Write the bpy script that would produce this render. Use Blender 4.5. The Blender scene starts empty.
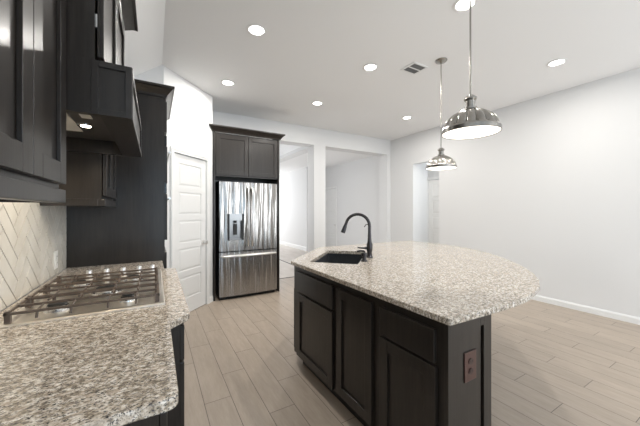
import bpy, bmesh, math, random
from mathutils import Matrix, Vector
from mathutils.geometry import tessellate_polygon
random.seed(4)
C = bpy.context.scene.collection
sc = bpy.context.scene
PI = math.pi

# ---------------------------------------------------------------- camera, world, lights, exposure
cam_d = bpy.data.cameras.new('camera')
cam = bpy.data.objects.new('camera', cam_d); C.objects.link(cam)
cam.location = (0, 0, 1.36)
cam.rotation_euler = (PI/2, 0, -math.atan(166/284))
cam_d.sensor_width = 36; cam_d.lens = 284/640*36; cam_d.shift_y = -3/640
cam_d.clip_start = 0.02
sc.camera = cam
sc.view_settings.view_transform = 'Standard'; sc.view_settings.look = 'None'
sc.view_settings.gamma = 1; sc.view_settings.use_curve_mapping = False
sc.view_settings.exposure = 0.13

w = bpy.data.worlds.new('world'); sc.world = w; w.use_nodes = True
w.node_tree.nodes['Background'].inputs[0].default_value = (0.75, 0.87, 1.0, 1)
w.node_tree.nodes['Background'].inputs[1].default_value = 1.0

def area(name, loc, rot, sx, sy, power, col):
    l = bpy.data.lights.new(name, 'AREA'); l.shape = 'RECTANGLE'; l.size = sx; l.size_y = sy
    l.energy = power; l.color = col
    o = bpy.data.objects.new(name, l); o.location = loc; o.rotation_euler = rot; C.objects.link(o)
    return o
# added light panels inside the unseen rear wall, standing in for daylight
area('daylight_rear_right', (3.40, -3.05, 1.32), (PI/2+.12, 0, 0), 2.3, 2.3, 105, (0.93, 0.97, 1.0))
area('daylight_rear_left', (0.75, -3.05, 1.32), (PI/2+.12, 0, 0), 1.6, 2.3, 20, (0.58, 0.80, 1.0))
# added panels standing in for daylight in the rooms behind the far wall
area('daylight_far_room', (2.6, 12.2, 1.7), (-PI/2, 0, 0), 3.0, 1.8, 125, (0.95, 0.97, 1.0))
area('daylight_far_side', (1.85, 6.5, 1.6), (0, -PI/2, 0), 1.8, 1.8, 17, (0.95, 0.97, 1.0))
area('hall_lamp', (5.27, 3.3, 2.72), (0, 0, 0), .25, .5, 7, (.95, .98, 1.0))  # added to brighten the hall door, no fixture hangs here
area('daylight_hall', (5.28, 2.2, 1.6), (PI/2, 0, 0), 0.3, 1.8, 9, (0.85, 0.93, 1.0))  # added panel lighting the hall, no opening behind it

# ---------------------------------------------------------------- materials
def mat(name, col, rough=.5, metal=0, **k):
    m = bpy.data.materials.new(name); m.use_nodes = True
    b = m.node_tree.nodes['Principled BSDF']
    b.inputs['Base Color'].default_value = (*col, 1); b.inputs['Roughness'].default_value = rough
    b.inputs['Metallic'].default_value = metal
    for n, v in k.items(): b.inputs[n.replace('_', ' ')].default_value = v
    return m
def nt(m):
    return m.node_tree.nodes, m.node_tree.links, m.node_tree.nodes['Principled BSDF']
def coords(m, scale=(1, 1, 1), rot=(0, 0, 0)):
    N, L, b = nt(m)
    t = N.new('ShaderNodeTexCoord'); mp = N.new('ShaderNodeMapping')
    mp.inputs['Scale'].default_value = scale; mp.inputs['Rotation'].default_value = rot
    L.new(t.outputs['Object'], mp.inputs[0]); return mp.outputs[0]
def noise(m, vec, scale, detail=4, rough=.5):
    N, L, b = nt(m); n = N.new('ShaderNodeTexNoise')
    n.inputs['Scale'].default_value = scale; n.inputs['Detail'].default_value = detail
    n.inputs['Roughness'].default_value = rough; L.new(vec, n.inputs['Vector']); return n.outputs['Fac']
def ramp(m, fac, stops, mode='LINEAR'):
    N, L, b = nt(m); r = N.new('ShaderNodeValToRGB'); r.color_ramp.interpolation = mode
    e = r.color_ramp.elements
    while len(e) < len(stops): e.new(.5)
    for i, (p, c) in enumerate(stops):
        e[i].position = p; e[i].color = (*c, 1) if len(c) == 3 else c
    L.new(fac, r.inputs[0]); return r.outputs[0]
def mixc(m, fac, a, b_, mode='MIX'):
    N, L, b = nt(m); x = N.new('ShaderNodeMix'); x.data_type = 'RGBA'; x.blend_type = mode
    for sock, v in ((x.inputs[0], fac), (x.inputs[6], a), (x.inputs[7], b_)):
        if isinstance(v, (int, float)): sock.default_value = v
        elif isinstance(v, tuple): sock.default_value = (*v, 1)
        else: L.new(v, sock)
    return x.outputs[2]
def mth(m, op, a, b_=None, c_=None):
    N, L, b = nt(m); x = N.new('ShaderNodeMath'); x.operation = op
    for i, v in enumerate((a, b_, c_)):
        if v is None: continue
        if isinstance(v, (int, float)): x.inputs[i].default_value = v
        else: L.new(v, x.inputs[i])
    return x.outputs[0]
def bump(m, h, strength=.2, dist=.01):
    N, L, b = nt(m); x = N.new('ShaderNodeBump'); x.inputs['Strength'].default_value = strength
    x.inputs['Distance'].default_value = dist; L.new(h, x.inputs['Height']); L.new(x.outputs[0], b.inputs['Normal'])
def base(m, s): m.node_tree.links.new(s, m.node_tree.nodes['Principled BSDF'].inputs['Base Color'])

M = {}
ANR = .25
def paint(name, col, rough=.75):
    m = mat(name, col, rough); n = noise(m, coords(m), 90, 3); bump(m, n, .06, .003); M[name] = m
paint('wall_paint', (.73, .73, .728)); paint('ceiling_paint', (.87, .87, .868), .9)
paint('trim_paint', (.80, .80, .79), .35); paint('door_paint', (.78, .78, .77), .35)

def wood(name, a, b_, rough):
    m = mat(name, a, rough, Coat_Weight=.12, Coat_Roughness=.15, Specular_IOR_Level=.38)
    n = noise(m, coords(m, (14, 14, 1.2)), 3, 6, .6)
    n2 = noise(m, coords(m, (120, 120, 3)), 2, 3, .6)
    c = ramp(m, n, [(.3, a), (.7, b_)])
    base(m, mixc(m, .35, c, ramp(m, n2, [(.3, a), (.75, b_)])))
    bump(m, n2, .08, .002); M[name] = m
wood('espresso_wood', (.012, .0095, .0078), (.030, .0242, .020), .32)
M['cabinet_recess'] = mat('cabinet_recess', (.012, .011, .010), .6)

def granite(name, rot):
    m = mat(name, (.7, .66, .6), .1)
    v = coords(m, (1, 1.5, 1), (0, 0, rot))
    N, L, b = nt(m)
    def vor(scale):
        x = N.new('ShaderNodeTexVoronoi'); x.inputs['Scale'].default_value = scale
        L.new(v, x.inputs['Vector']); return x
    n1 = noise(m, v, 64, 4, .65); n2 = noise(m, v, 125, 3, .7); n3 = noise(m, v, 170, 2, .6)
    c = ramp(m, n1, [(.34, (.17, .145, .12)), (.43, (.36, .30, .228)), (.53, (.62, .55, .465)), (.66, (.88, .84, .78))])
    g = ramp(m, n2, [(.40, (1, 1, 1)), (.46, (0, 0, 0))])
    c = mixc(m, g, c, (.20, .18, .165))
    k = ramp(m, n3, [(.37, (1, 1, 1)), (.41, (0, 0, 0))])
    c = mixc(m, k, c, (.035, .035, .04))
    t = vor(60)
    sp = ramp(m, t.outputs['Color'], [(.80, (0, 0, 0)), (.86, (1, 1, 1))])
    c = mixc(m, mth(m, 'MULTIPLY', sp, .5), c, (.62, .52, .42))
    base(m, c); M[name] = m
granite('granite', .5)

# plank floor: columns along Y, each shifted by a third of a plank
def planks():
    m = mat('plank_tile', (.5, .42, .35), .38)
    N, L, b = nt(m)
    t = N.new('ShaderNodeTexCoord'); s = N.new('ShaderNodeSeparateXYZ'); L.new(t.outputs['Object'], s.inputs[0])
    W, LEN = .1815, .935
    cx = mth(m, 'DIVIDE', mth(m, 'SUBTRACT', s.outputs[0], .305), W)
    col = mth(m, 'FLOOR', cx); fx = mth(m, 'FRACT', cx)
    yy = mth(m, 'DIVIDE', mth(m, 'SUBTRACT', mth(m, 'SUBTRACT', s.outputs[1], .253), mth(m, 'MULTIPLY', col, .3105)), LEN)
    row = mth(m, 'FLOOR', yy); fy = mth(m, 'FRACT', yy)
    ex = mth(m, 'MULTIPLY', mth(m, 'MINIMUM', fx, mth(m, 'SUBTRACT', 1, fx)), W)
    ey = mth(m, 'MULTIPLY', mth(m, 'MINIMUM', fy, mth(m, 'SUBTRACT', 1, fy)), LEN)
    e = mth(m, 'MINIMUM', ex, ey)
    g = mth(m, 'LESS_THAN', e, .002)
    cmb = N.new('ShaderNodeCombineXYZ'); L.new(col, cmb.inputs[0]); L.new(row, cmb.inputs[1])
    wn = N.new('ShaderNodeTexWhiteNoise'); wn.noise_dimensions = '2D'; L.new(cmb.outputs[0], wn.inputs['Vector'])
    # grain runs along the plank, moved per plank
    off = N.new('ShaderNodeVectorMath'); off.operation = 'MULTIPLY_ADD'
    L.new(wn.outputs['Color'], off.inputs[0]); off.inputs[1].default_value = (9, 9, 9)
    mp = N.new('ShaderNodeMapping'); mp.inputs['Scale'].default_value = (9, 1.3, 1); L.new(t.outputs['Object'], mp.inputs[0])
    L.new(mp.outputs[0], off.inputs[2])
    gr = noise(m, off.outputs[0], 2.2, 6, .6)
    gr2 = noise(m, off.outputs[0], 9, 4, .6)
    c = ramp(m, gr, [(.3, (.36, .295, .232)), (.7, (.455, .380, .307))])
    c = mixc(m, .25, c, ramp(m, gr2, [(.3, (.31, .255, .21)), (.7, (.46, .39, .33))]))
    tone = ramp(m, wn.outputs['Value'], [(0, (.95, .95, .95)), (1, (1.04, 1.04, 1.04))])
    c = mixc(m, 1.0, c, tone, 'MULTIPLY')
    c = mixc(m, g, c, (.12, .098, .082))
    base(m, c)
    bump(m, mth(m, 'SUBTRACT', 1, g), .25, .002); M['plank_tile'] = m
planks()
M['pale_floor'] = mat('pale_floor', (.55, .51, .46), .45)
n_ = noise(M['pale_floor'], coords(M['pale_floor'], (3, 1, 1)), 2, 4)
base(M['pale_floor'], ramp(M['pale_floor'], n_, [(.3, (.50, .45, .40)), (.7, (.60, .55, .50))]))

def steel(name, col, rough, sc_, dist):
    m = mat(name, col, rough, 1)
    n = noise(m, coords(m, sc_), 1, 2, .4); bump(m, n, 1.0, dist); M[name] = m
steel('stainless', (.40, .387, .373), .25, (12, 12, .8), .034)
M['stainless'].node_tree.nodes['Principled BSDF'].inputs['Anisotropic'].default_value = .8
M['stainless'].node_tree.nodes['Principled BSDF'].inputs['Anisotropic Rotation'].default_value = ANR
steel('pan_steel', (.95, .89, .80), .33, (9, 7, 4), .012)
M['steel_trim'] = mat('steel_trim', (.70, .69, .67), .2, 1)
M['handle_steel'] = mat('handle_steel', (.82, .81, .80), .28, 1)
m = mat('brushed_nickel', (.36, .345, .32), .2, 1, Anisotropic=.3); M['brushed_nickel'] = m
M['black_gap'] = mat('black_gap', (.01, .01, .011), .5)
M['cast_iron'] = mat('cast_iron', (.10, .075, .058), .33)
M['burner_black'] = mat('burner_black', (.02, .02, .02), .5)
M['bronze'] = mat('bronze', (.055, .052, .055), .28, .75)
M['sink_composite'] = mat('sink_composite', (.045, .038, .043), .45, 0, Specular_IOR_Level=.25)
nn = noise(M['sink_composite'], coords(M['sink_composite']), 300, 2)
base(M['sink_composite'], ramp(M['sink_composite'], nn, [(.4, (.03, .033, .038)), (.7, (.07, .075, .08))]))
M['white_plastic'] = mat('white_plastic', (.8, .8, .78), .4)
M['brown_plastic'] = mat('brown_plastic', (.065, .028, .022), .35)
M['brown_dark'] = mat('brown_dark', (.035, .016, .013), .35)
M['tile'] = mat('tile', (.72, .69, .63), .22)
nn = noise(M['tile'], coords(M['tile']), 6, 3)
base(M['tile'], ramp(M['tile'], nn, [(.35, (.66, .63, .57)), (.7, (.76, .735, .68))]))
M['grout'] = mat('grout', (.20, .185, .165), .9)
M['liner'] = mat('liner', (.72, .70, .66), .35, .3)
M['filter'] = mat('filter', (.12, .115, .11), .4, .8)
M['vent_dark'] = mat('vent_dark', (.17, .17, .17), .7)
M['dispenser'] = mat('dispenser', (.30, .31, .32), .3, .6)
M['dark_glass'] = mat('dark_glass', (.008, .008, .009), .06)
def emis(name, col, s):
    m = mat(name, (.9, .9, .9), .4); b = m.node_tree.nodes['Principled BSDF']
    b.inputs['Emission Color'].default_value = (*col, 1); b.inputs['Emission Strength'].default_value = s; M[name] = m
emis('lamp_glow', (1, .97, .92), 9); emis('pendant_glow', (1, .95, .86), 3.0); emis('hood_glow', (1, .90, .74), 14)
g = mat('window_glass', (1, 1, 1), 0.0, 0, Transmission_Weight=1.0, IOR=1.02); M['window_glass'] = g

# ---------------------------------------------------------------- mesh helpers
def box(bm, x0, x1, y0, y1, z0, z1, mi=0):
    v = [bm.verts.new((x, y, z)) for x in (x0, x1) for y in (y0, y1) for z in (z0, z1)]
    for f in ((0, 1, 3, 2), (4, 6, 7, 5), (0, 4, 5, 1), (2, 3, 7, 6), (0, 2, 6, 4), (1, 5, 7, 3)):
        bm.faces.new([v[i] for i in f]).material_index = mi
def B(*boxes):
    bm = bmesh.new()
    for b in boxes: box(bm, *b)
    return bm
def prism(bm, poly, z0, z1, mi=0):
    a = [bm.verts.new((x, y, z0)) for x, y in poly]; b = [bm.verts.new((x, y, z1)) for x, y in poly]
    n = len(poly)
    bm.faces.new(a[::-1]).material_index = mi; bm.faces.new(b).material_index = mi
    for i in range(n):
        bm.faces.new((a[i], a[(i+1) % n], b[(i+1) % n], b[i])).material_index = mi
def extrude_profile(bm, prof, p0, p1, axis='y', mi=0):
    # prof: (a, z) pairs; axis y: a is x. axis x: a is y
    def pt(a, z, t): return (a, t, z) if axis == 'y' else (t, a, z)
    r0 = [bm.verts.new(pt(a, z, p0)) for a, z in prof]; r1 = [bm.verts.new(pt(a, z, p1)) for a, z in prof]
    n = len(prof)
    bm.faces.new(r0[::-1]); bm.faces.new(r1)
    for i in range(n): bm.faces.new((r0[i], r0[(i+1) % n], r1[(i+1) % n], r1[i]))
def sweep_profile(bm, prof, path):
    # prof (out, z) swept along 2-D path with mitred corners; out = right-hand side of the travel direction
    rings = []
    for i, p in enumerate(path):
        p = Vector(p)
        d0 = (p - Vector(path[i-1])).normalized() if i > 0 else None
        d1 = (Vector(path[i+1]) - p).normalized() if i < len(path)-1 else None
        if d0 is None: d0 = d1
        if d1 is None: d1 = d0
        n0 = Vector((d0.y, -d0.x)); n1 = Vector((d1.y, -d1.x))
        nn = (n0+n1).normalized(); k = 1/max(.3, nn.dot(n0))
        rings.append([bm.verts.new((p.x+nn.x*k*o, p.y+nn.y*k*o, z)) for o, z in prof])
    n = len(prof)
    for a, b in zip(rings, rings[1:]):
        for i in range(n): bm.faces.new((a[i], a[(i+1) % n], b[(i+1) % n], b[i]))
    bm.faces.new(rings[0][::-1]); bm.faces.new(rings[-1])
def tube(bm, pts, r, seg=12, cap=True):
    pts = [Vector(p) for p in pts]; rs = r if isinstance(r, (list, tuple)) else [r]*len(pts)
    rings = []; up = None
    for i, p in enumerate(pts):
        t = (pts[min(i+1, len(pts)-1)] - pts[max(i-1, 0)]).normalized()
        if up is None: up = Vector((0, 0, 1)) if abs(t.z) < .9 else Vector((1, 0, 0))
        a = t.cross(up).normalized(); b = a.cross(t).normalized(); up = b
        rings.append([bm.verts.new(p + (a*math.cos(2*PI*k/seg) + b*math.sin(2*PI*k/seg))*rs[i]) for k in range(seg)])
    for q, s_ in zip(rings, rings[1:]):
        for k in range(seg): bm.faces.new((q[k], q[(k+1) % seg], s_[(k+1) % seg], s_[k]))
    if cap: bm.faces.new(rings[0][::-1]); bm.faces.new(rings[-1])
def lathe(bm, prof, cx=0, cy=0, seg=32, flute=0, amp=0, f0=0, f1=9):
    rings = []
    for r, z in prof:
        if r < 1e-6: rings.append([bm.verts.new((cx, cy, z))]); continue
        row = []
        for k in range(seg):
            a = 2*PI*k/seg
            rr = r*(1 - (amp*(1-abs(math.sin(flute*a/2))) if flute and f0 <= z <= f1 else 0))
            row.append(bm.verts.new((cx+rr*math.cos(a), cy+rr*math.sin(a), z)))
        rings.append(row)
    for a, b in zip(rings, rings[1:]):
        for k in range(seg):
            k2 = (k+1) % seg
            if len(a) == 1 and len(b) == 1: continue
            if len(a) == 1: bm.faces.new((a[0], b[k2], b[k]))
            elif len(b) == 1: bm.faces.new((a[k], a[k2], b[0]))
            else: bm.faces.new((a[k], a[k2], b[k2], b[k]))
def xf(bm, loc=(0, 0, 0), ang=0):
    bmesh.ops.transform(bm, matrix=Matrix.Translation(loc) @ Matrix.Rotation(ang, 4, 'Z'), verts=bm.verts); return bm
def obj(name, bm, m, parent=None, local=False, smooth=False, bevel=0):
    bmesh.ops.recalc_face_normals(bm, faces=bm.faces)
    me = bpy.data.meshes.new(name); bm.to_mesh(me); bm.free()
    for x in (m if isinstance(m, (list, tuple)) else [m]): me.materials.append(M[x])
    if smooth:
        me.polygons.foreach_set('use_smooth', [True]*len(me.polygons))
        me.set_sharp_from_angle(angle=math.radians(38))
    o = bpy.data.objects.new(name, me); C.objects.link(o)
    if parent:
        o.parent = parent
        if not local and parent.type == 'EMPTY':
            o.matrix_parent_inverse = (Matrix.Translation(parent.location) @ Matrix.Rotation(parent.rotation_euler.z, 4, 'Z')).inverted()
    if bevel:
        b = o.modifiers.new('bevel', 'BEVEL'); b.width = bevel; b.segments = 2; b.limit_method = 'ANGLE'; b.angle_limit = math.radians(40)
    return o
def tag(o, label, cat, group=None):
    o['label'] = label; o['category'] = cat
    if group: o['group'] = group
    return o
def thing(name, label, cat, loc=(0, 0, 0), group=None, rz=0):
    o = bpy.data.objects.new(name, None); C.objects.link(o); o.location = loc; o.rotation_euler = (0, 0, rz)
    o.empty_display_size = .1
    return tag(o, label, cat, group)
def struct(name, bm, m, parent=None, **k):
    o = obj(name, bm, m, parent, **k)
    if not parent: o['kind'] = 'structure'
    return o
def dup(root, loc, label):
    r = root.copy(); C.objects.link(r); r.location = loc; r['label'] = label
    for ch in list(root.children):
        c = ch.copy(); C.objects.link(c); c.parent = r
        for g_ in list(ch.children):
            d = g_.copy(); C.objects.link(d); d.parent = c
    return r
def shaker(w, h, z0, loc, ang, t=.020, st=.06, rec=.012):
    bm = bmesh.new()
    box(bm, 0, w, -(t-rec), 0, 0, h)
    for a in ((0, st, 0, h), (w-st, w, 0, h), (st, w-st, 0, st), (st, w-st, h-st, h)):
        box(bm, a[0], a[1], -t, -(t-rec), a[2], a[3])
    return xf(bm, (loc[0], loc[1], z0), ang)
def slabfront(w, h, z0, loc, ang, t=.019):
    return xf(B((0, w, -t, 0, 0, h)), (loc[0], loc[1], z0), ang)

# ---------------------------------------------------------------- structure: floor, ceilings, walls
struct('floor', B((-.7, 5.0, -3.3, 5.24, -.05, 0)), 'plank_tile')
struct('trim_1', B((1.8, 4.97, 5.24, 5.27, -.05, .004)), 'black_gap')            # threshold under the openings
struct('floor_far_rooms', B((1.7, 5.1, 5.27, 12.6, -.05, .0)), 'pale_floor')
struct('trim_2', B((2.955, 2.985, 5.4, 12.4, 0, .004)), 'black_gap')
struct('floor_hall', B((5.0, 5.6, 1.7, 4.6, -.05, 0)), 'plank_tile')
# ceiling with the slope above the left cabinets
bm = bmesh.new()
extrude_profile(bm, [(.08, 3.05), (5.1, 3.05), (5.1, 3.15), (-.7, 3.15), (-.7, 2.46), (-.59, 2.545)], -3.3, 5.1)
struct('ceiling', bm, 'ceiling_paint')
struct('ceiling_hall', B((5.1, 5.6, 1.7, 4.6, 2.75, 2.8)), 'ceiling_paint')
struct('ceiling_far_rooms', B((1.7, 2.86, 5.38, 12.6, 3.05, 3.12), (2.84, 5.1, 5.38, 12.6, 2.78, 3.12)), 'ceiling_paint')
struct('wall_left', B((-.70, -.59, -3.3, 3.78, 0, 2.56)), 'wall_paint')
# pantry walls
struct('wall_pantry_side', B((-.70, .094, 3.78, 3.88, 0, 3.05)), 'wall_paint')
PA = 46.22*PI/180; P0 = (.096, 3.78)
def pant(bm): return xf(bm, (P0[0], P0[1], 0), PA)
struct('wall_pantry_front', pant(B((0, .155, 0, .10, 0, 3.05), (.805, .952, 0, .10, 0, 3.05), (.155, .805, 0, .10, 2.07, 3.05))), 'wall_paint')
# back wall: y 5.10 to 5.38 with two cased openings
bm = B((.6, 1.95, 5.1, 5.38, 0, 3.05), (1.95, 2.84, 5.1, 5.38, 2.70, 3.05), (2.84, 3.115, 5.1, 5.38, 0, 3.05),
       (3.115, 4.85, 5.1, 5.38, 2.70, 3.05), (4.85, 5.1, 5.1, 5.38, 0, 3.05))
struct('wall_back', bm, 'wall_paint')
struct('wall_beside_refrigerator', B((.68, .757, 4.51, 5.1, 0, 3.05)), 'wall_paint')
# right wall with the hall opening
struct('wall_right', B((4.97, 5.1, -3.3, 3.74, 0, 3.05), (4.97, 5.1, 4.41, 5.1, 0, 3.05), (4.97, 5.1, 3.74, 4.41, 2.385, 3.05)), 'wall_paint')
struct('wall_hall', B((5.1, 5.6, 4.41, 4.5, 0, 2.75), (5.46, 5.6, 1.7, 3.64, 0, 2.75), (5.46, 5.6, 3.64, 4.40, 2.05, 2.75),
                      (5.46, 5.6, 4.40, 4.41, 0, 2.75), (5.1, 5.46, 1.7, 1.8, 0, 2.75)), 'wall_paint')
# rear wall with two added, unseen windows (behind the camera, mirrored in the steel)
WN = [(-.1, 1.6), (2.2, 4.6)]
rear = [(a, b, -3.3, -3.15, 0, 3.05) for a, b in ((-.7, -.1), (1.6, 2.2), (4.6, 5.1))]
for a, b in WN: rear += [(a, b, -3.3, -3.15, 0, .1), (a, b, -3.3, -3.15, 2.6, 3.05)]
struct('wall_rear', B(*rear), 'wall_paint')
for n, (a, b) in enumerate(WN, 1):
    wo = struct('window_%d' % n, B((a, b, -3.26, -3.20, .1, .16), (a, b, -3.26, -3.20, 2.54, 2.6), (a, a+.05, -3.26, -3.20, .16, 2.54), (b-.05, b, -3.26, -3.20, .16, 2.54)), 'trim_paint')
    obj('window_glass', B((a+.05, b-.05, -3.235, -3.23, .16, 2.54)), 'window_glass', wo)
# far rooms
struct('wall_far_right', B((4.97, 5.1, 5.38, 7.5, 0, 2.78), (4.97, 5.1, 7.5, 8.2, 2.05, 2.78), (4.97, 5.1, 8.2, 8.3, 0, 2.78), (4.35, 5.1, 8.3, 12.6, 0, 2.78)), 'wall_paint')
struct('wall_far_end', B((1.7, 5.1, 12.5, 12.6, 0, 3.1)), 'wall_paint')
struct('wall_far_left', B((1.7, 1.8, 5.38, 12.5, 0, 3.1)), 'wall_paint')
struct('wall_far_header', B((2.86, 3.10, 5.38, 12.5, 2.70, 3.05)), 'wall_paint')
struct('window_3', B((1.80, 1.84, 5.55, 7.45, .64, .70), (1.80, 1.84, 5.55, 7.45, 2.50, 2.56), (1.80, 1.84, 5.55, 5.60, .70, 2.50), (1.80, 1.84, 7.40, 7.45, .70, 2.50)), 'trim_paint')  # added frame around the side light panel, on a solid wall
struct('window_4', B((1.82, 4.15, 12.44, 12.5, .74, .80), (1.82, 4.15, 12.44, 12.5, 2.60, 2.66), (1.82, 1.88, 12.44, 12.5, .80, 2.60), (4.09, 4.15, 12.44, 12.5, .80, 2.60)), 'trim_paint')  # added frame around the end light panel, wall is closed behind
def bb2(path, side, h=.085):
    bm = bmesh.new(); sweep_profile(bm, [(0, 0), (side*.014, 0), (side*.014, h-.02), (side*.006, h), (0, h)], path); return bm
struct('baseboard_right', bb2([(4.97, -3.15), (4.97, 3.74)], -1), 'trim_paint')
struct('baseboard_corner', bb2([(4.97, 4.41), (4.97, 5.1), (4.85, 5.1)], -1), 'trim_paint')
struct('baseboard_far_right', bb2([(4.97, 5.38), (4.97, 7.43)], -1), 'trim_paint')
struct('baseboard_far_living', bb2([(4.35, 8.3), (4.35, 12.5)], -1, .13), 'trim_paint')
struct('baseboard_column', bb2([(2.84, 5.38), (2.84, 5.1), (3.115, 5.1), (3.115, 5.38)], 1), 'trim_paint')
struct('baseboard_pantry', pant(bb2([(.87, 0), (.945, 0)], 1)), 'trim_paint')

# five-panel doors
def panel_slab(w, h, n=5, st=.10, gap=.075, t=.035, rec=.008):
    bm = bmesh.new(); box(bm, 0, w, -(t-rec), 0, 0, h)
    box(bm, 0, st, -t, -(t-rec), 0, h); box(bm, w-st, w, -t, -(t-rec), 0, h)
    bot, top = .20, .11
    ph = (h-bot-top-gap*(n-1))/n; z = bot
    box(bm, st, w-st, -t, -(t-rec), 0, bot); box(bm, st, w-st, -t, -(t-rec), h-top, h)
    for i in range(n):
        # raised field with sloped border
        a = .012; b = .035
        outer = [(st+a, z+a), (w-st-a, z+a), (w-st-a, z+ph-a), (st+a, z+ph-a)]
        inner = [(st+b, z+b), (w-st-b, z+b), (w-st-b, z+ph-b), (st+b, z+ph-b)]
        o_ = [bm.verts.new((x, -(t-rec), q)) for x, q in outer]; i_ = [bm.verts.new((x, -(t-.002), q)) for x, q in inner]
        for k in range(4): bm.faces.new((o_[k], o_[(k+1) % 4], i_[(k+1) % 4], i_[k]))
        bm.faces.new(i_)
        z += ph
        if i < n-1: box(bm, st, w-st, -t, -(t-rec), z, z+gap); z += gap
    return bm
def casing(w, h, t=.016, c=.058):
    bm = bmesh.new()
    for a in ((-c, 0, 0, h+c), (w, w+c, 0, h+c), (0, w, h, h+c)): box(bm, a[0], a[1], -t, 0, a[2], a[3])
    for a in ((-c+.008, -.03, 0, h+.03), (w+.03, w+c-.008, 0, h+.03), (-.03, w+.03, h+.03, h+c-.008)): box(bm, a[0], a[1], -t-.005, -t, a[2], a[3])
    return bm
def lever_knob(bm, x, z, y=-.035):
    n0 = len(bm.verts)
    b2 = bmesh.new(); lathe(b2, [(0, 0), (.03, 0), (.03, .006), (.012, .01), (.011, .035), (.026, .042), (.029, .055), (.022, .068), (0, .071)], seg=20)
    bmesh.ops.transform(b2, matrix=Matrix.Translation((x, y, z)) @ Matrix.Rotation(PI/2, 4, 'X'), verts=b2.verts)
    me = bpy.data.meshes.new('tmp'); b2.to_mesh(me); b2.free(); bm.from_mesh(me); bpy.data.meshes.remove(me)
def make_door(n, w, h, place, knob_x, casing_mat='trim_paint'):
    d = struct('door_%d' % n, place(xf(panel_slab(w-.012, h-.016), (.006, .045, .008))), 'door_paint')
    kb = bmesh.new(); lever_knob(kb, knob_x, .90, .01); obj('door_knob', place(kb), 'handle_steel', d, smooth=True)
    hx = .004 if knob_x > w/2 else w-.004
    for hz in (.25, 1.0, 1.80):
        obj('hinge', place(B((hx-.012, hx+.012, .004, .012, hz-.045, hz+.045))), 'handle_steel', d)
    struct('trim_%d' % (n+10), place(casing(w, h)), casing_mat)
    return d
make_door(1, .65, 2.07, lambda b: pant(xf(b, (.155, 0, 0))), .58)
make_door(2, .76, 2.05, lambda b: xf(b, (5.46, 4.40, 0), -PI/2), .70)
make_door(3, .70, 2.05, lambda b: xf(b, (4.97, 8.2, 0), -PI/2), .64)

# ---------------------------------------------------------------- countertops
def offset(poly, d):
    out = []; n = len(poly)
    for i in range(n):
        p = Vector(poly[i]); a = (p-Vector(poly[i-1])).normalized(); b = (Vector(poly[(i+1) % n])-p).normalized()
        na = Vector((-a.y, a.x)); nb = Vector((-b.y, b.x)); m_ = (na+nb).normalized(); k = d/max(.4, m_.dot(na))
        out.append((p.x+m_.x*k, p.y+m_.y*k))
    return out
def area2(poly): return sum(a[0]*b[1]-b[0]*a[1] for a, b in zip(poly, poly[1:]+poly[:1]))
def rounded(poly, rad, seg=6):
    out = []; n = len(poly)
    for i, p in enumerate(poly):
        r = rad.get(i, 0)
        if not r: out.append(p); continue
        P = Vector(p); a = (Vector(poly[i-1])-P).normalized(); b = (Vector(poly[(i+1) % n])-P).normalized()
        A = P+a*r; Bq = P+b*r
        for k in range(seg+1):
            t = k/seg; q = A*(1-t)**2+P*2*t*(1-t)+Bq*t*t; out.append((q.x, q.y))
    return out
def slab(poly, z0, z1, hole=None):
    if area2(poly) < 0: poly = poly[::-1]
    bm = bmesh.new()
    e = .004
    loops = [(offset(poly, e), z1), (offset(poly, .0012), z1-.0012), (poly, z1-e), (poly, z0+e), (offset(poly, e), z0)]
    rings = [[bm.verts.new((x, y, z)) for x, y in L_] for L_, z in loops]
    n = len(poly)
    for a, b in zip(rings, rings[1:]):
        for i in range(n): bm.faces.new((a[i], b[i], b[(i+1) % n], a[(i+1) % n]))
    hr = []
    if hole:
        if area2(hole) > 0: hole = hole[::-1]
        hr = [[bm.verts.new((x, y, z)) for x, y in hole] for z in (z1, z0)]
        for i in range(len(hole)):
            j = (i+1) % len(hole); bm.faces.new((hr[0][i], hr[0][j], hr[1][j], hr[1][i]))
    for ring, hh in ((rings[0], 0), (rings[-1], 1)):
        vs = ring + (hr[hh] if hole else [])
        tess = tessellate_polygon([[v.co for v in ring]] + ([[v.co for v in hr[hh]]] if hole else []))
        for t in tess:
            try: bm.faces.new([vs[i] for i in t])
            except ValueError: pass
    return bm
S = 3.97
near = [(1.04, .73), (1.45, .715), (1.55, .715), (1.65, .722), (1.8, .748), (1.965, .79), (2.13, .862), (2.33, .98), (2.52, 1.13)]
ctr = [(2.685, 1.285)]
far = [(S-y, S-x) for x, y in near[::-1]]
isl = near + ctr + far + [(1.70, 2.94), (1.03, 2.27)]
isl = rounded(isl, {0: .02, len(isl)-3: .02, len(isl)-1: .012, len(isl)-2: .012})
sc_c = (1.548, 2.253); u_ = Vector((.7071, .7071)); v_ = Vector((-.7071, .7071))
def sk(a, b): q = Vector(sc_c)+u_*a+v_*b; return (q.x, q.y)
hole = rounded([sk(-.360, -.21), sk(.360, -.21), sk(.360, .21), sk(-.360, .21)], {0: .03, 1: .03, 2: .03, 3: .03}, 4)
tag(obj('island_countertop', slab(isl, .885, .915, hole), 'granite'),
    'large speckled pale granite island top with one wide curved side and a sink cut-out', 'countertop')
lc = [(-.58, .755), (.052, .755), (.055, 1.27), (.136, 1.345), (.145, 2.455), (.065, 2.47), (.065, 2.868), (-.58, 2.868)]
lc = rounded(lc, {1: .03, 2: .02, 3: .025, 4: .02})
CT = [(-.485, 1.555), (.03, 1.555), (.03, 2.385), (-.485, 2.385)]
tag(obj('wall_side_countertop', slab(lc, .885, .915), 'granite'),
    'speckled granite countertop along the left wall under the gas cooktop, with a stepped front edge', 'countertop')

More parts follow.
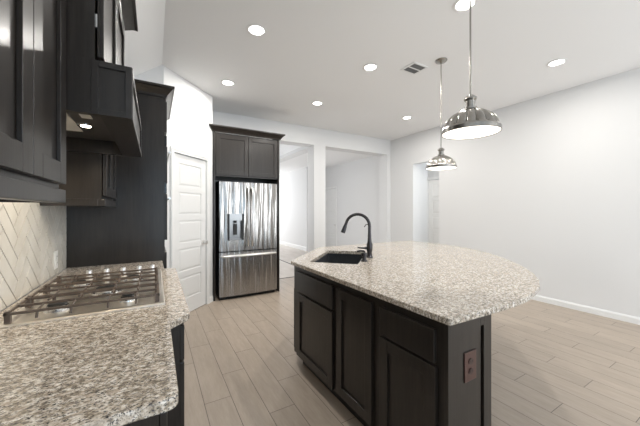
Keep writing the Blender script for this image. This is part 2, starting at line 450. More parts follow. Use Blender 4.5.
# ---------------------------------------------------------------- island cabinets
FX = 1.072; ZB, ZT = .115, .884
def edge_x(y): return y+.633
def island_unit(name, label, y0, y1, fronts):
    t = thing(name, label, 'cabinet', (FX, (y0+y1)/2, 0), 'island base cabinets')
    bm = bmesh.new()
    prism(bm, [(FX, y0), (edge_x(y0), y0), (edge_x(y1), y1), (FX, y1)] if y1 < 2 else [(FX, y0), (1.62, y0), (1.10, 2.13), (1.09, y1-.004), (FX, y1-.004)], ZB, ZT)
    obj('cabinet_body', bm, 'espresso_wood', t)
    bm = bmesh.new()
    prism(bm, [(FX+.07, y0+.001), (edge_x(y0)-.03, y0+.001), (edge_x(y1)-.03, y1-.001), (FX+.07, y1-.001)] if y1 < 2 else [(FX+.07, y0+.001), (1.62, y0+.001), (FX+.07, y1-.03)], 0, ZB)
    obj('toe_kick', bm, 'cabinet_recess', t)
    for kind, a, b, z0, z1 in fronts:
        if kind == 'drawer': obj('drawer_front', slabfront(b-a, z1-z0, z0, (FX, b, 0), -PI/2), 'espresso_wood', t, bevel=.003)
        else: obj('cabinet_door', shaker(b-a, z1-z0, z0, (FX, b, 0), -PI/2), 'espresso_wood', t, bevel=.0015)
    return t
uc = island_unit('base_cabinet', 'dark island cabinet nearest the camera, one drawer over a door, with the panelled end', .775, 1.195,
            [('drawer', .818, 1.165, .69, .838), ('door', .812, 1.165, .14, .676)])
obj('end_panel', B((FX-.006, 1.300, .757, .775, 0, ZT), (1.300, 1.328, .770, .775, 0, ZT), (1.328, 1.39, .757, .775, 0, ZT), (1.300, 1.328, .757, .770, .825, ZT)), 'espresso_wood', uc, bevel=.0015)
island_unit('base_cabinet', 'narrow dark island cabinet with one full-height door and no drawer', 1.195, 1.61, [('door', 1.232, 1.588, .14, .838)])
island_unit('base_cabinet', 'dark island cabinet at the fridge end of the straight front, drawer over door', 1.61, 2.285,
            [('drawer', 1.640, 2.20, .675, .838), ('door', 1.640, 2.20, .125, .655)])
t = thing('sink_cabinet', 'dark cabinet on the angled island face below the sink', 'cabinet', (1.4, 2.56, 0), 'island base cabinets')
A_ = (FX, 2.285); B_ = (1.69, 2.898)
bm = bmesh.new(); zt = .62
prism(bm, [A_, (1.095, 2.285), (1.105, 2.135), (1.625, 1.613), (2.243, 1.613), (2.323, 1.69), (2.323, 2.898), B_], ZB, zt)
obj('cabinet_body', bm, 'espresso_wood', t)
def seg2(p, q, th):   # board along p-q, thickness to the right side
    d = (Vector(q)-Vector(p)).normalized(); n = Vector((d.y, -d.x))
    return [p, q, (q[0]+n.x*th, q[1]+n.y*th), (p[0]+n.x*th, p[1]+n.y*th)]
bm = bmesh.new(); prism(bm, seg2(A_, B_, .018), zt, ZT); obj('front_rail', bm, 'espresso_wood', t)
bm = bmesh.new(); prism(bm, seg2((2.323, 1.69), (2.323, 2.898), -.018), zt, ZT); prism(bm, seg2((1.70, 1.613), (2.243, 1.613), -.018), zt, ZT); prism(bm, seg2((2.243, 1.613), (2.323, 1.69), -.018), zt, ZT); prism(bm, seg2((1.69, 2.898), (2.305, 2.898), .018), zt, ZT); obj('back_rail', bm, 'espresso_wood', t)
bm = bmesh.new(); prism(bm, [(A_[0]+.08, A_[1]-.06), (1.72, 1.66), (2.2, 1.66), (2.28, 2.83), (B_[0]+.03, B_[1]-.07)], 0, ZB); obj('toe_kick', bm, 'cabinet_recess', t)
Lf = (Vector(B_)-Vector(A_)).length; d_ = (Vector(B_)-Vector(A_)).normalized()
for a in (.04, Lf/2+.004):
    q = Vector(A_)+d_*(a+Lf/2-.044)
    obj('cabinet_door', shaker(Lf/2-.044, .53, .125, (q.x, q.y, 0), -PI*3/4), 'espresso_wood', t, bevel=.0015)
q = Vector(A_)+d_*(Lf-.04)
obj('false_drawer_front', slabfront(Lf-.08, .163, .675, (q.x, q.y, 0), -PI*3/4), 'espresso_wood', t, bevel=.003)
t = thing('bar_cabinet', 'dark cabinet leg under the far wing of the island top', 'cabinet', (2.75, 2.6, 0), 'island base cabinets')
bm = bmesh.new(); prism(bm, [(2.325, 1.70), (3.213, 2.58), (3.213, 2.898), (2.325, 2.898)], ZB, ZT); obj('cabinet_body', bm, 'espresso_wood', t)
bm = bmesh.new(); prism(bm, [(2.33, 1.76), (3.19, 2.61), (3.19, 2.83), (2.33, 2.83)], 0, ZB); obj('toe_kick', bm, 'cabinet_recess', t)
for k in range(2): obj('cabinet_door', shaker(.42, .74, .125, (2.35+.43*k+.42, 2.898, 0), PI), 'espresso_wood', t, bevel=.0015)

# outlet on the island end
def outlet(name, label, place, w, h, m1, m2):
    t = thing(name, label, 'outlet')
    o = obj('cover_plate', place(B((-w/2, w/2, -.006, 0, -h/2, h/2))), m1, t, bevel=.002)
    for dz in (-.022, .022):
        bm = bmesh.new()
        prism(bm, [(-.016+.0*k, y) for k, y in ()] or [(.017*math.cos(a), .014*math.sin(a)) for a in [2*PI*i/16 for i in range(16)]], 0, .003)
        bmesh.ops.transform(bm, matrix=Matrix.Translation((0, -.006, dz)) @ Matrix.Rotation(PI/2, 4, 'X'), verts=bm.verts)
        s_ = obj('socket', place(bm), m2, t)
        obj('socket_slots', place(B((-.008, -.005, -.0095, -.009, dz-.003, dz+.006), (.005, .008, -.0095, -.009, dz-.003, dz+.006))), 'black_gap', s_)
    return t
outlet('wall_outlet', 'reddish brown double outlet on the island end panel', lambda b: xf(b, (1.215, .757, .667)), .085, .13, 'brown_plastic', 'brown_dark')
outlet('wall_outlet', 'white double outlet on the herringbone tile near the blue-grey cabinet side', lambda b: xf(b, (-.5802, 2.58, 1.02), PI/2), .075, .12, 'white_plastic', 'white_plastic')

# ---------------------------------------------------------------- sink, faucet, soap dispenser
t = thing('kitchen_sink', 'dark undermount single-bowl sink in the island top', 'sink', (*sc_c, .66))
bm = bmesh.new()
def ring(a, b, z, r): 
    return [bm.verts.new((x, y, z)) for x, y in rounded([sk(-a, -b), sk(a, -b), sk(a, b), sk(-a, b)], {0: r, 1: r, 2: r, 3: r}, 4)]
R_ = [ring(.395, .24, .8845, .03), ring(.376, .213, .8845, .03), ring(.370, .207, .70, .03), ring(.33, .185, .675, .04), ring(.05, .05, .668, .02)]
for a, b in zip(R_, R_[1:]):
    n = len(a)
    for i in range(n): bm.faces.new((a[i], a[(i+1) % n], b[(i+1) % n], b[i]))
o = obj('sink_basin', bm, 'sink_composite', t, smooth=True)
so = o.modifiers.new('s', 'SOLIDIFY'); so.thickness = .006; so.offset = -1
bm = bmesh.new(); lathe(bm, [(0, .664), (.055, .664), (.055, .670), (.045, .672), (.04, .667), (0, .666)], *sc_c, seg=24)
obj('drain', bm, 'steel_trim', t, smooth=True)
fb = Vector((1.745, 2.065)); dr = Vector((-.7071, .7071))
t = thing('kitchen_faucet', 'dark bronze gooseneck pull-down faucet behind the island sink', 'faucet', (fb.x, fb.y, .915))
bm = bmesh.new(); lathe(bm, [(0, 0), (.032, 0), (.032, .008), (.026, .014), (.022, .05), (.027, .062), (.028, .125), (.022, .14), (.019, .16), (.018, .18), (0, .18)], seg=24)
obj('faucet_body', bm, 'bronze', t, local=True, smooth=True)
pts = []; rr = .112; zc = .405-rr
for z in (.16, .2, .24, .28): pts.append((0, z))
for k in range(0, 13): a = PI*k/12*.93; pts.append((rr-rr*math.cos(a), zc+rr*math.sin(a)))
p3 = [(dr.x*a, dr.y*a, z) for a, z in pts]
bm = bmesh.new(); tube(bm, p3, [.017]*2+[.0145]*(len(p3)-2), 14); obj('spout', bm, 'bronze', t, local=True, smooth=True)
e = Vector(p3[-1]); dn = (Vector(p3[-1])-Vector(p3[-2])).normalized()
bm = bmesh.new(); tube(bm, [e, e+dn*.02, e+dn*.03, e+dn*.08, e+dn*.095], [.0145, .0155, .018, .022, .0225], 16); obj('spray_head', bm, 'bronze', t, local=True, smooth=True)
sd = Vector((-.9, .436))
bm = bmesh.new(); tube(bm, [(sd.x*.015, sd.y*.015, .088), (sd.x*.045, sd.y*.045, .088)], .013, 14)
tube(bm, [(sd.x*.04, sd.y*.04, .088), (sd.x*.115, sd.y*.115, .094)], [.009, .0065], 10); obj('handle', bm, 'bronze', t, local=True, smooth=True)
bm = bmesh.new(); h3 = [(.0, .30), (.018, .312), (.035, .305), (.047, .285)]
tube(bm, [(-.003+sd.x*a, sd.y*a, z) for a, z in h3], .0045, 8); obj('hose_clip', bm, 'bronze', t, local=True, smooth=True)
t = thing('soap_dispenser', 'short dark soap pump beside the faucet at the sink corner', 'soap dispenser', (1.578, 1.938, .915))
bm = bmesh.new(); lathe(bm, [(0, 0), (.029, 0), (.029, .008), (.019, .015), (.018, .04), (.026, .045), (.026, .072), (.010, .076), (0, .076)], seg=20)
obj('pump_body', bm, 'bronze', t, local=True, smooth=True)
bm = bmesh.new(); tube(bm, [(0, 0, .07), (0, 0, .088), (-.02, .02, .09), (-.045, .045, .083)], .008, 10); obj('nozzle', bm, 'bronze', t, local=True, smooth=True)

# ---------------------------------------------------------------- left base cabinets
def left_unit(label, x1, y0, y1, drawers, doors):
    t = thing('base_cabinet', label, 'cabinet', (x1-.3, (y0+y1)/2, 0), 'base cabinets along the left wall')
    obj('cabinet_body', B((-.585, x1, y0, y1, ZB, ZT)), 'espresso_wood', t)
    obj('toe_kick', B((-.585, x1-.07, y0+.001, y1-.001, 0, ZB)), 'cabinet_recess', t)
    for a, b, z0, z1 in drawers: obj('drawer_front', slabfront(b-a, z1-z0, z0, (x1, a, 0), PI/2), 'espresso_wood', t, bevel=.003)
    for a, b, z0, z1 in doors: obj('cabinet_door', shaker(b-a, z1-z0, z0, (x1, a, 0), PI/2), 'espresso_wood', t, bevel=.0015)
    return t
left_unit('dark base cabinet under the near end of the left countertop', .01, .785, 1.345, [(.80, 1.33, .70, .86)], [(.80, 1.063, .13, .69), (1.067, 1.33, .13, .69)])
left_unit('dark drawer cabinet under the gas cooktop, standing forward of its neighbours', .095, 1.347, 2.45,
          [(1.36, 2.435, .71, .86), (1.36, 2.435, .42, .70), (1.36, 2.435, .13, .41)], [])
left_unit('narrow dark base cabinet between the cooktop and the tall oven cabinet', .02, 2.452, 2.868, [(2.465, 2.85, .70, .86)], [(2.465, 2.85, .13, .69)])

# ---------------------------------------------------------------- gas cooktop
cx0, cx1, cy0, cy1 = -.512, .045, 1.525, 2.41
t = thing('gas_cooktop', 'stainless gas cooktop with black cast iron grates set in the left countertop', 'cooktop', ((cx0+cx1)/2, (cy0+cy1)/2, .915))
bm = bmesh.new()
def rect(x0, x1, y0, y1, z): return [bm.verts.new(p) for p in ((x0, y0, z), (x1, y0, z), (x1, y1, z), (x0, y1, z))]
rr_ = [rect(cx0, cx1, cy0, cy1, .916), rect(cx0, cx1, cy0, cy1, .922), rect(cx0+.004, cx1-.004, cy0+.004, cy1-.004, .925),
       rect(cx0+.022, cx1-.022, cy0+.022, cy1-.022, .925), rect(cx0+.034, cx1-.034, cy0+.034, cy1-.034, .9185)]
for a, b in zip(rr_, rr_[1:]):
    for i in range(4): bm.faces.new((a[i], a[(i+1) % 4], b[(i+1) % 4], b[i]))
bm.faces.new(rr_[-1]); bm.faces.new(rr_[0][::-1])
obj('cooktop_pan', bm, 'pan_steel', t)
burn = [(-.37, 1.68, .038), (-.11, 1.68, .030), (-.22, 1.905, .052), (-.37, 2.13, .030), (-.11, 2.13, .038)]
for x, y, r in burn:
    bm = bmesh.new(); lathe(bm, [(0, .9185), (r*1.35, .9185), (r*1.3, .924), (r, .926), (r, .936), (r*.6, .938), (0, .938)], x, y, 24)
    b_ = obj('burner', bm, 'steel_trim', t, smooth=True)
    bm = bmesh.new(); lathe(bm, [(0, .9385), (r*.85, .9385), (r*.9, .943), (r*.8, .947), (0, .948)], x, y, 24)
    obj('burner_cap', bm, 'burner_black', b_, smooth=True)
gx0, gx1 = cx0+.014, cx1-.022
for k in range(3):
    y0 = cy0+.022+k*.240; y1 = y0+.228; bm = bmesh.new(); h0, h1 = .953, .963; bw = .005
    for y in (y0+bw, y1-bw): box(bm, gx0, gx1, y-bw, y+bw, h0, h1)
    for x in (gx0+bw, gx1-bw): box(bm, x-bw, x+bw, y0, y1, h0, h1)
    ym = (y0+y1)/2
    box(bm, gx0, gx1, ym-.005, ym+.005, h0, h1)
    for fx in (.18, .38, .62, .82):
        x = gx0+(gx1-gx0)*fx
        # fingers rise towards the middle of each half
        for ya, yb in ((y0, ym-.035), (y1, ym+.035)):
            tube(bm, [(x, ya, .930), (x, ya+(yb-ya)*.12, .957), (x, yb, .962)], .005, 6)
    for x in (gx0+.01, gx1-.01):
        for y in (y0+.01, y1-.01): box(bm, x-.009, x+.009, y-.009, y+.009, .9185, .968)
    obj('grate', bm, 'cast_iron', t, bevel=.0012)
for x in (-.36, -.27, -.18, -.09, -.01):
    bm = bmesh.new(); lathe(bm, [(0, .9185), (.021, .9185), (.021, .924), (.016, .928), (.0155, .968), (.013, .972), (0, .972)], x, 2.33, 20)
    box(bm, x-.003, x+.003, 2.316, 2.344, .970, .976)
    obj('control_knob', bm, 'handle_steel', t, smooth=True)

# ---------------------------------------------------------------- herringbone backsplash
def clip(poly, y0, y1, z0, z1):
    def cut(P, f, inter):
        o = []
        for a, b in zip(P, P[1:]+P[:1]):
            ia, ib = f(a), f(b)
            if ia >= 0: o.append(a)
            if (ia >= 0) != (ib >= 0): t_ = ia/(ia-ib); o.append((a[0]+(b[0]-a[0])*t_, a[1]+(b[1]-a[1])*t_))
        return o
    for f in (lambda p: p[0]-y0, lambda p: y1-p[0], lambda p: p[1]-z0, lambda p: z1-p[1]):
        poly = cut(poly, f, None)
        if len(poly) < 3: return []
    return poly
bm = bmesh.new()
box(bm, -.589, -.5825, .72, 2.868, .916, 1.79, 1)
TW, TL, g2 = .076, .228, .0032
ca = math.cos(PI/4)
for i in range(-30, 60):
    for j in range(-30, 60):
        # herringbone lattice: horizontal and vertical bricks
        for o_ in (0, 1):
            a0 = i*TW + j*TL*1.0 if False else None
        pass
def brick(u0, v0, u1, v1):
    P = [(u0+g2, v0+g2), (u1-g2, v0+g2), (u1-g2, v1-g2), (u0+g2, v1-g2)]
    Q = [((a-b)*ca+1.0, (a+b)*ca+.9) for a, b in P]
    return Q
n3 = 3
for r in range(-40, 60):
    for c in range(-20, 20):
        # row r: horizontal brick starts at r + 2*n3*c, vertical brick follows it
        u0 = (r+2*n3*c)*TW; v0 = r*TW
        for q in (brick(u0, v0, u0+TL, v0+TW), brick(u0+TL, v0-(n3-1)*TW, u0+TL+TW, v0+TW)):
            pl = clip(q, .72, 2.866, .918, 1.788)
            if len(pl) >= 3:
                a = [bm.verts.new((-.5825, y, z)) for y, z in pl]; b = [bm.verts.new((-.5803, y, z)) for y, z in pl]
                bm.faces.new(b)
                for k in range(len(pl)): bm.faces.new((a[k], a[(k+1) % len(pl)], b[(k+1) % len(pl)], b[k]))
tag(obj('tile_backsplash', bm, ['tile', 'grout']), 'off-white herringbone tile on the left wall between countertop and upper cabinets', 'backsplash')

# ---------------------------------------------------------------- upper cabinets
UX = -.285
CROWN = [(0, 0), (.012, 0), (.02, .018), (.055, .058), (.062, .066), (.075, .070), (.075, .088), (0, .088)]
def upper(label, y0, y1, cols, ztop=2.40):
    t = thing('upper_cabinet', label, 'cabinet', (-.43, (y0+y1)/2, 1.385), 'upper cabinets on the left wall')
    obj('cabinet_body', B((-.577, UX-.003, y0, y1, 1.43, ztop)), 'espresso_wood', t)
    obj('light_rail', B((UX-.022, UX+.016, y0, y1, 1.385, 1.43), (-.577, UX-.022, y0, y0+.018, 1.385, 1.43), (-.577, UX-.022, y1-.018, y1, 1.385, 1.43)), 'espresso_wood', t, bevel=.002)
    for a, b in cols: obj('cabinet_door', shaker(b-a, ztop-.02-1.45, 1.45, (UX, a, 0), PI/2, st=.068), 'espresso_wood', t, bevel=.0015)
    return t
upper('dark two-door upper cabinet over the near left countertop, its doors catching pale reflections', .68, 1.321, [(.695, .993), (.997, 1.307)])
upper('dark upper cabinet between the range hood and the tall oven cabinet', 2.262, 2.866, [(2.285, 2.555), (2.559, 2.835)], 2.34)

# hood cabinet
HY0, HY1 = 1.33, 2.25
t = thing('range_hood', 'dark wood range hood cabinet with flared lower box above the gas cooktop', 'range hood', (-.33, (HY0+HY1)/2, 1.715))
obj('cabinet_body', B((-.577, -.19, HY0, HY1, 1.915, 2.53)), 'espresso_wood', t)
ym = (HY0+HY1)/2
for a, b in ((HY0+.012, ym-.002), (ym+.002, HY1-.012)):
    d = obj('cabinet_door', shaker(b-a, .58, 1.935, (-.184, a, 0), PI/2), 'espresso_wood', t, bevel=.0015)
    obj('hinge', B((-.19, -.183, a+.01 if a < ym-.1 else b-.03, a+.03 if a < ym-.1 else b-.01, 2.05, 2.10)), 'handle_steel', d)
bm = bmesh.new(); sweep_profile(bm, [(o_*1.25, 2.53+z) for o_, z in CROWN], [(-.27, HY0), (-.19, HY0), (-.19, HY1), (-.27, HY1)])
obj('crown_molding', bm, 'espresso_wood', t)
HX = -.074
# lower box: hollow skirt with a solid front beam
bz0, bz1 = 1.7145, 1.9145
bm = B((-.577, HX-.012, HY0, HY0+.02, bz0, bz1), (-.577, HX-.012, HY1-.02, HY1, bz0, bz1), (-.175, HX-.012, HY0+.02, HY1-.02, bz0, bz1), (-.577, -.175, HY0+.02, HY1-.02, 1.80, bz1))
obj('hood_box', bm, 'espresso_wood', t)
# face frames with inset panels: front and the near and far sides
def frame_x(bm, x0, x1, y, s, z0, z1, st):   # frame on a side (normal along y, sign s)
    ya, yb = sorted((y, y+s*.008))
    for a in ((x0, x0+st, z0, z1), (x1-st, x1, z0, z1), (x0+st, x1-st, z0, z0+st), (x0+st, x1-st, z1-st, z1)): box(bm, a[0], a[1], ya, yb, a[2], a[3])
bm = bmesh.new(); frame_x(bm, -.20, HX-.0, HY0, -1, bz0, bz1, .022); box(bm, -.29, -.20, HY0-.006, HY0, bz0, bz1)
obj('side_frame', bm, 'espresso_wood', t, bevel=.001)
bm = bmesh.new(); frame_x(bm, -.20, HX-.0, HY1, 1, bz0, bz1, .022); obj('side_frame', bm, 'espresso_wood', t, bevel=.001)
obj('front_panel', shaker(HY1-HY0, bz1-bz0, bz0, (HX-.012, HY0, 0), PI/2, t=.014, st=.03, rec=.008), 'espresso_wood', t)
ln = obj('hood_liner', B((-.56, -.19, HY0+.05, HY1-.05, 1.792, 1.80)), 'filter', t)
obj('liner_frame', B((-.57, -.335, HY0+.03, HY0+.10, 1.786, 1.793), (-.57, -.335, HY1-.33, HY1-.26, 1.786, 1.793), (-.40, -.335, HY0+.10, HY1-.33, 1.786, 1.793),
                     (-.57, -.54, HY0+.10, HY1-.33, 1.786, 1.793)), 'liner', ln)
bm = bmesh.new(); lathe(bm, [(0, 1.786), (.026, 1.786), (.034, 1.784), (.036, 1.793), (0, 1.793)], -.30, 1.85, 24)
obj('light_ring', bm, 'steel_trim', t, smooth=True)
bm = bmesh.new(); lathe(bm, [(0, 1.784), (.021, 1.784), (.021, 1.7865), (0, 1.7865)], -.30, 1.85, 24)
obj('hood_lamp', bm, 'hood_glow', t)
obj('control_switch', B((-.29, -.25, 1.60, 1.70, 1.788, 1.793), (-.225, -.205, 1.57, 1.62, 1.788, 1.793)), 'liner', t)
l = bpy.data.lights.new('hood_light', 'SPOT'); l.energy = 13; l.color = (1, .84, .62); l.spot_size = 2.7; l.spot_blend = .6; l.shadow_soft_size = .03
lo = bpy.data.objects.new('hood_light', l); lo.location = (-.30, 1.85, 1.775); C.objects.link(lo)

# ---------------------------------------------------------------- tall oven cabinet
TX = .082
t = thing('tall_oven_cabinet', 'tall dark cabinet with broad blue-grey side panel and crown beside the pantry', 'cabinet', (-.25, 3.32, 0))
obj('cabinet_body', B((-.585, TX-.10, 2.892, 3.775, ZB, 2.36), (TX-.10, TX-.002, 2.892, 2.94, ZB, 2.36), (TX-.10, TX-.002, 3.72, 3.775, ZB, 2.36),
                      (TX-.10, TX-.002, 2.94, 3.72, ZB, 1.02), (TX-.10, TX-.002, 2.94, 3.72, 2.05, 2.36)), 'espresso_wood', t)
obj('side_panel', B((-.585, TX, 2.871, 2.891, 0, 2.36)), 'espresso_wood', t)
obj('toe_kick', B((-.585, .0, 2.892, 3.775, 0, ZB)), 'cabinet_recess', t)
bm = bmesh.new(); sweep_profile(bm, [(o_, 2.355+z) for o_, z in CROWN], [(-.585, 2.871), (TX, 2.871), (TX, 3.775)])
obj('crown_molding', bm, 'espresso_wood', t)
for a, b in ((2.90, 3.33), (3.334, 3.765)): obj('cabinet_door', shaker(b-a, .27, 2.06, (TX-.002, a, 0), PI/2), 'espresso_wood', t, bevel=.0015)
obj('drawer_front', slabfront(.865, .42, .56, (TX-.002, 2.90, 0), PI/2), 'espresso_wood', t, bevel=.003)
obj('drawer_front', slabfront(.865, .42, .13, (TX-.002, 2.90, 0), PI/2), 'espresso_wood', t, bevel=.003)
for label, z0, z1 in (('black and steel wall oven, lower of the two in the tall cabinet', 1.09, 1.60), ('black and steel built-in microwave oven above the wall oven', 1.605, 2.03)):
    ov = thing('wall_oven', label, 'oven', (0, 3.33, z0))
    obj('oven_body', B((-.015, TX, 2.945, 3.715, z0, z1)), 'burner_black', ov)
    obj('control_panel', B((TX, TX+.018, 2.92, 3.74, z1-.09, z1)), 'dark_glass', ov, bevel=.002)
    d = obj('oven_door', B((TX, TX+.022, 2.92, 3.74, z0, z1-.095)), 'burner_black', ov, bevel=.002)
    obj('oven_window', B((TX+.022, TX+.024, 3.02, 3.64, z0+.06, z1-.20)), 'dark_glass', d)
    bm = bmesh.new(); tube(bm, [(TX+.045, 3.0, z1-.13), (TX+.045, 3.66, z1-.13)], .010, 12)
    for y in (3.04, 3.62): tube(bm, [(TX+.02, y, z1-.13), (TX+.045, y, z1-.13)], .007, 10)
    obj('oven_handle', bm, 'handle_steel', d, smooth=True)

# ---------------------------------------------------------------- refrigerator and its cabinet
CY = 4.47
t = thing('refrigerator_cabinet', 'dark two-door cabinet with crown and side panels framing the refrigerator', 'cabinet', (1.29, 4.75, 0))
obj('side_panel', B((.765, .79, CY-.02, 5.098, 0, 2.53)), 'espresso_wood', t)
obj('side_panel', B((1.79, 1.815, CY-.02, 5.098, 0, 2.53)), 'espresso_wood', t)
obj('cabinet_body', B((.79, 1.79, CY, 5.098, 1.87, 2.53)), 'espresso_wood', t)
for a, b in ((.80, 1.287), (1.293, 1.78)): obj('cabinet_door', shaker(b-a, .61, 1.895, (a, CY, 0), 0), 'espresso_wood', t, bevel=.0015)
bm = bmesh.new(); sweep_profile(bm, [(o_, 2.53+z) for o_, z in CROWN], [(.765, CY-.002), (.765, CY-.02), (1.815, CY-.02), (1.815, 5.098)])
obj('crown_molding', bm, 'espresso_wood', t)
FY = 4.40
t = thing('refrigerator', 'stainless french-door refrigerator with water dispenser and bottom freezer drawer', 'refrigerator', (1.295, 4.75, 0))
obj('refrigerator_body', B((.845, 1.745, FY+.07, 5.05, .03, 1.80)), 'black_gap', t)
obj('kick_grille', B((.86, 1.73, FY+.05, FY+.068, .0, .06)), 'black_gap', t)
def curved_front(x0, x1, z0, z1, bow=.014, thick=.06, hole=None):
    bm = bmesh.new(); n = 14
    rows = []
    def fy(x): q = (x-.84)/.91*2-1; return FY-bow*(1-q*q)
    xs = [x0+(x1-x0)*i/n for i in range(n+1)]
    if hole: xs = sorted(set([x for x in xs if not (abs(x-hole[0]) < .01 or abs(x-hole[1]) < .01)] + [hole[0], hole[1]]))
    zs = [z0, z1] if not hole else [z0, hole[2], hole[3], z1]
    g_ = [[bm.verts.new((x, fy(x), z)) for z in zs] for x in xs]
    bk = [[bm.verts.new((x, FY+thick, z)) for z in zs] for x in xs]
    for i in range(len(xs)-1):
        for j in range(len(zs)-1):
            if hole and j == 1 and hole[0]-.001 <= xs[i] and xs[i+1] <= hole[1]+.001: continue
            bm.faces.new((g_[i][j], g_[i+1][j], g_[i+1][j+1], g_[i][j+1]))
        for j in (0, len(zs)-1): bm.faces.new((g_[i][j], g_[i+1][j], bk[i+1][j], bk[i][j]))
        bm.faces.new((bk[i][0], bk[i][-1], bk[i+1][-1], bk[i+1][0])) if len(zs) == 2 else None
    for i in (0, -1):
        for j in range(len(zs)-1): bm.faces.new((g_[i][j], g_[i][j+1], bk[i][j+1], bk[i][j]))
    return bm
hx0, hx1, hz0, hz1 = .955, 1.20, .90, 1.30
dl = obj('refrigerator_door', curved_front(.84, 1.292, .735, 1.785, hole=(hx0, hx1, hz0, hz1)), 'stainless', t, smooth=True)
drr = obj('refrigerator_door', curved_front(1.298, 1.75, .735, 1.785), 'stainless', t, smooth=True)
fz = obj('freezer_drawer', curved_front(.84, 1.75, .055, .722), 'stainless', t, smooth=True)
obj('dispenser_recess', B((hx0, hx1, FY+.04, FY+.045, hz0, hz1), (hx0, hx0+.02, FY-.012, FY+.04, hz0, hz1), (hx1-.02, hx1, FY-.012, FY+.04, hz0, hz1), (hx0+.02, hx1-.02, FY-.012, FY+.04, hz1-.05, hz1),
                          (hx0+.02, hx1-.02, FY-.012, FY+.04, hz0, hz0+.015)), 'dispenser', dl)
obj('dispenser_panel', B((hx0+.02, hx1-.02, FY-.016, FY+.02, hz1-.10, hz1-.04)), 'dispenser', dl)
obj('dispenser_side_trim', B((hx0, hx0+.028, FY-.018, FY-.004, hz0, hz1), (hx1-.028, hx1, FY-.018, FY-.004, hz0, hz1)), 'black_gap', dl)
bm = bmesh.new(); lathe(bm, [(0, hz1-.14), (.02, hz1-.14), (.025, hz1-.10), (0, hz1-.10)], (hx0+hx1)/2, FY+.015, 14); box(bm, 1.05, 1.105, FY+.02, FY+.03, hz0+.08, hz1-.15)
obj('dispenser_nozzle', bm, 'burner_black', dl, smooth=True)
for par, x in ((dl, 1.262), (drr, 1.328)):
    bm = bmesh.new(); zz = [.80, .83, .90, 1.05, 1.25, 1.45, 1.60, 1.68, 1.71]; yy = [.0, -.03, -.042, -.05, -.053, -.05, -.042, -.03, .0]
    tube(bm, [(x, FY-.012+b, a) for a, b in zip(zz, yy)], .0115, 10); obj('door_handle', bm, 'handle_steel', par, smooth=True)
bm = bmesh.new(); xx = [.865, .875, .90, 1.05, 1.295, 1.54, 1.69, 1.715, 1.725]; yy = [.0, -.03, -.045, -.055, -.058, -.055, -.045, -.03, 0]
tube(bm, [(a, FY-.005+b, .665) for a, b in zip(xx, yy)], .015, 12); obj('freezer_handle', bm, 'handle_steel', fz, smooth=True)
bm = bmesh.new(); lathe(bm, [(0, 0), (.016, 0), (.016, .003), (0, .003)], seg=16)
bmesh.ops.transform(bm, matrix=Matrix.Translation((1.31, FY-.0135, .59)) @ Matrix.Rotation(PI/2, 4, 'X'), verts=bm.verts)
obj('badge', bm, 'dispenser', fz)

# ---------------------------------------------------------------- pendants
def pendant(loc, label):
    t = thing('pendant_lamp', label, 'pendant lamp', loc, 'brushed nickel dome pendants')
    bm = bmesh.new(); lathe(bm, [(0, 0), (.066, 0), (.066, -.006), (.058, -.016), (.02, -.024), (.012, -.034), (0, -.034)], seg=32); obj('canopy', bm, 'brushed_nickel', t, local=True, smooth=True)
    bm = bmesh.new(); tube(bm, [(0, 0, -.03), (0, 0, -.99)], .005, 10); obj('rod', bm, 'brushed_nickel', t, local=True, smooth=True)
    z0 = -1.222
    bm = bmesh.new(); lathe(bm, [(0, z0+.232), (.018, z0+.232), (.036, z0+.216), (.037, z0+.206), (.027, z0+.196), (.026, z0+.160), (.036, z0+.158), (.036, z0+.146), (0, z0+.146)], seg=28)
    obj('socket_cap', bm, 'brushed_nickel', t, local=True, smooth=True)
    bm = bmesh.new(); R = .156; prof = [(.160, z0), (.164, z0+.002), (.164, z0+.024), (.160, z0+.028), (.158, z0+.034)]
    for k in range(0, 11):
        a = math.radians(4+k*7.8); prof.append((R*math.cos(a)**1.4, z0+.034+.122*math.sin(a)**1.05))
    prof += [(.03, z0+.157)]
    inner = [(r-.003, z-.003) for r, z in prof[::-1][1:-4]] + [(.157, z0+.003)]
    lathe(bm, prof+inner+[prof[0]], seg=144, flute=16, amp=.10, f0=z0+.035, f1=z0+.14); bmesh.ops.remove_doubles(bm, verts=bm.verts, dist=1e-5)
    obj('shade', bm, 'brushed_nickel', t, local=True, smooth=True)
    bm = bmesh.new(); lathe(bm, [(0, z0+.004), (.156, z0+.004), (.156, z0+.008), (0, z0+.008)], seg=48); obj('diffuser', bm, 'pendant_glow', t, local=True)
    return t
p = pendant((1.67, 1.035, 3.05), 'nearer and larger-looking of the two brushed nickel dome pendants above the island')
dup(p, (2.80, 2.08, 3.05), 'farther, smaller-looking brushed nickel dome pendant above the far wing of the island')

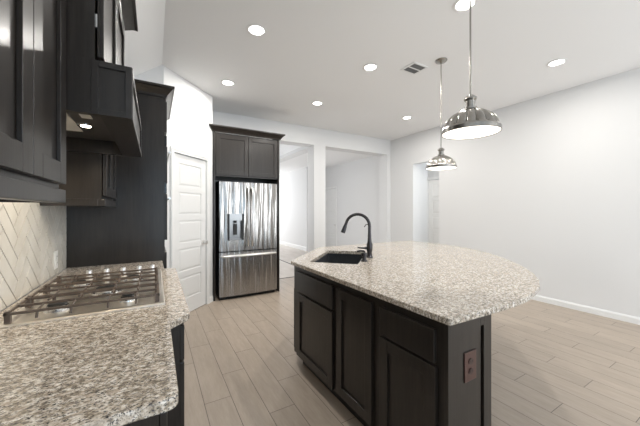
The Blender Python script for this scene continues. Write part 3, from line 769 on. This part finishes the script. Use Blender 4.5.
# ---------------------------------------------------------------- recessed ceiling lights and vent
def downlight(loc, label):
    t = thing('ceiling_light', label, 'ceiling light', loc, 'recessed ceiling lights')
    bm = bmesh.new(); lathe(bm, [(.068, -.001), (.092, -.001), (.092, -.005), (.072, -.009), (.066, -.004)], seg=32); obj('trim_ring', bm, 'trim_paint', t, local=True, smooth=True)
    bm = bmesh.new(); lathe(bm, [(0, -.004), (.069, -.004), (.069, -.001), (0, -.001)], seg=32); obj('lens', bm, 'lamp_glow', t, local=True)
    return t
spots = [((.83, 2.60), 'round recessed ceiling light nearest the left cabinets, upper left of the ceiling'),
         ((.845, 3.87), 'round recessed ceiling light in front of the pantry door'),
         ((2.23, 3.90), 'round recessed ceiling light between the refrigerator and the far corner'),
         ((2.21, 2.60), 'round recessed ceiling light just left of the square air vent'),
         ((3.99, 3.68), 'small-looking recessed ceiling light nearest the far right corner'),
         ((2.20, 1.41), 'recessed ceiling light at the top edge of the photo beside the near pendant rod'),
         ((3.98, 1.44), 'round recessed ceiling light nearest the right wall, alone at the right')]
p0 = None
for (x, y), lab in spots:
    if p0 is None: p0 = downlight((x, y, 3.05), lab)
    else: dup(p0, (x, y, 3.05), lab)
    l = bpy.data.lights.new('recessed_lamp', 'AREA'); l.shape = 'DISK'; l.size = .13; l.energy = 14; l.color = (1, .965, .91)
    lo = bpy.data.objects.new('recessed_lamp', l); lo.location = (x, y, 3.042); C.objects.link(lo)
t = thing('air_vent', 'small square white ceiling air vent with dark louvers', 'air vent', (2.68, 2.355, 3.05))
obj('vent_frame', B((2.56, 2.80, 2.25, 2.27, 3.042, 3.0499), (2.56, 2.80, 2.44, 2.46, 3.042, 3.0499), (2.56, 2.585, 2.27, 2.44, 3.042, 3.0499), (2.775, 2.80, 2.27, 2.44, 3.042, 3.0499), (2.585, 2.775, 2.347, 2.363, 3.042, 3.0499)), 'trim_paint', t)
obj('vent_louvers', B(*[(2.585, 2.775, y, y+.008, 3.0435, 3.0495) for y in [2.273+.0125*i for i in range(14)]]), 'vent_dark', t)
obj('vent_backing', B((2.585, 2.775, 2.27, 2.44, 3.0492, 3.0499)), 'vent_dark', t)
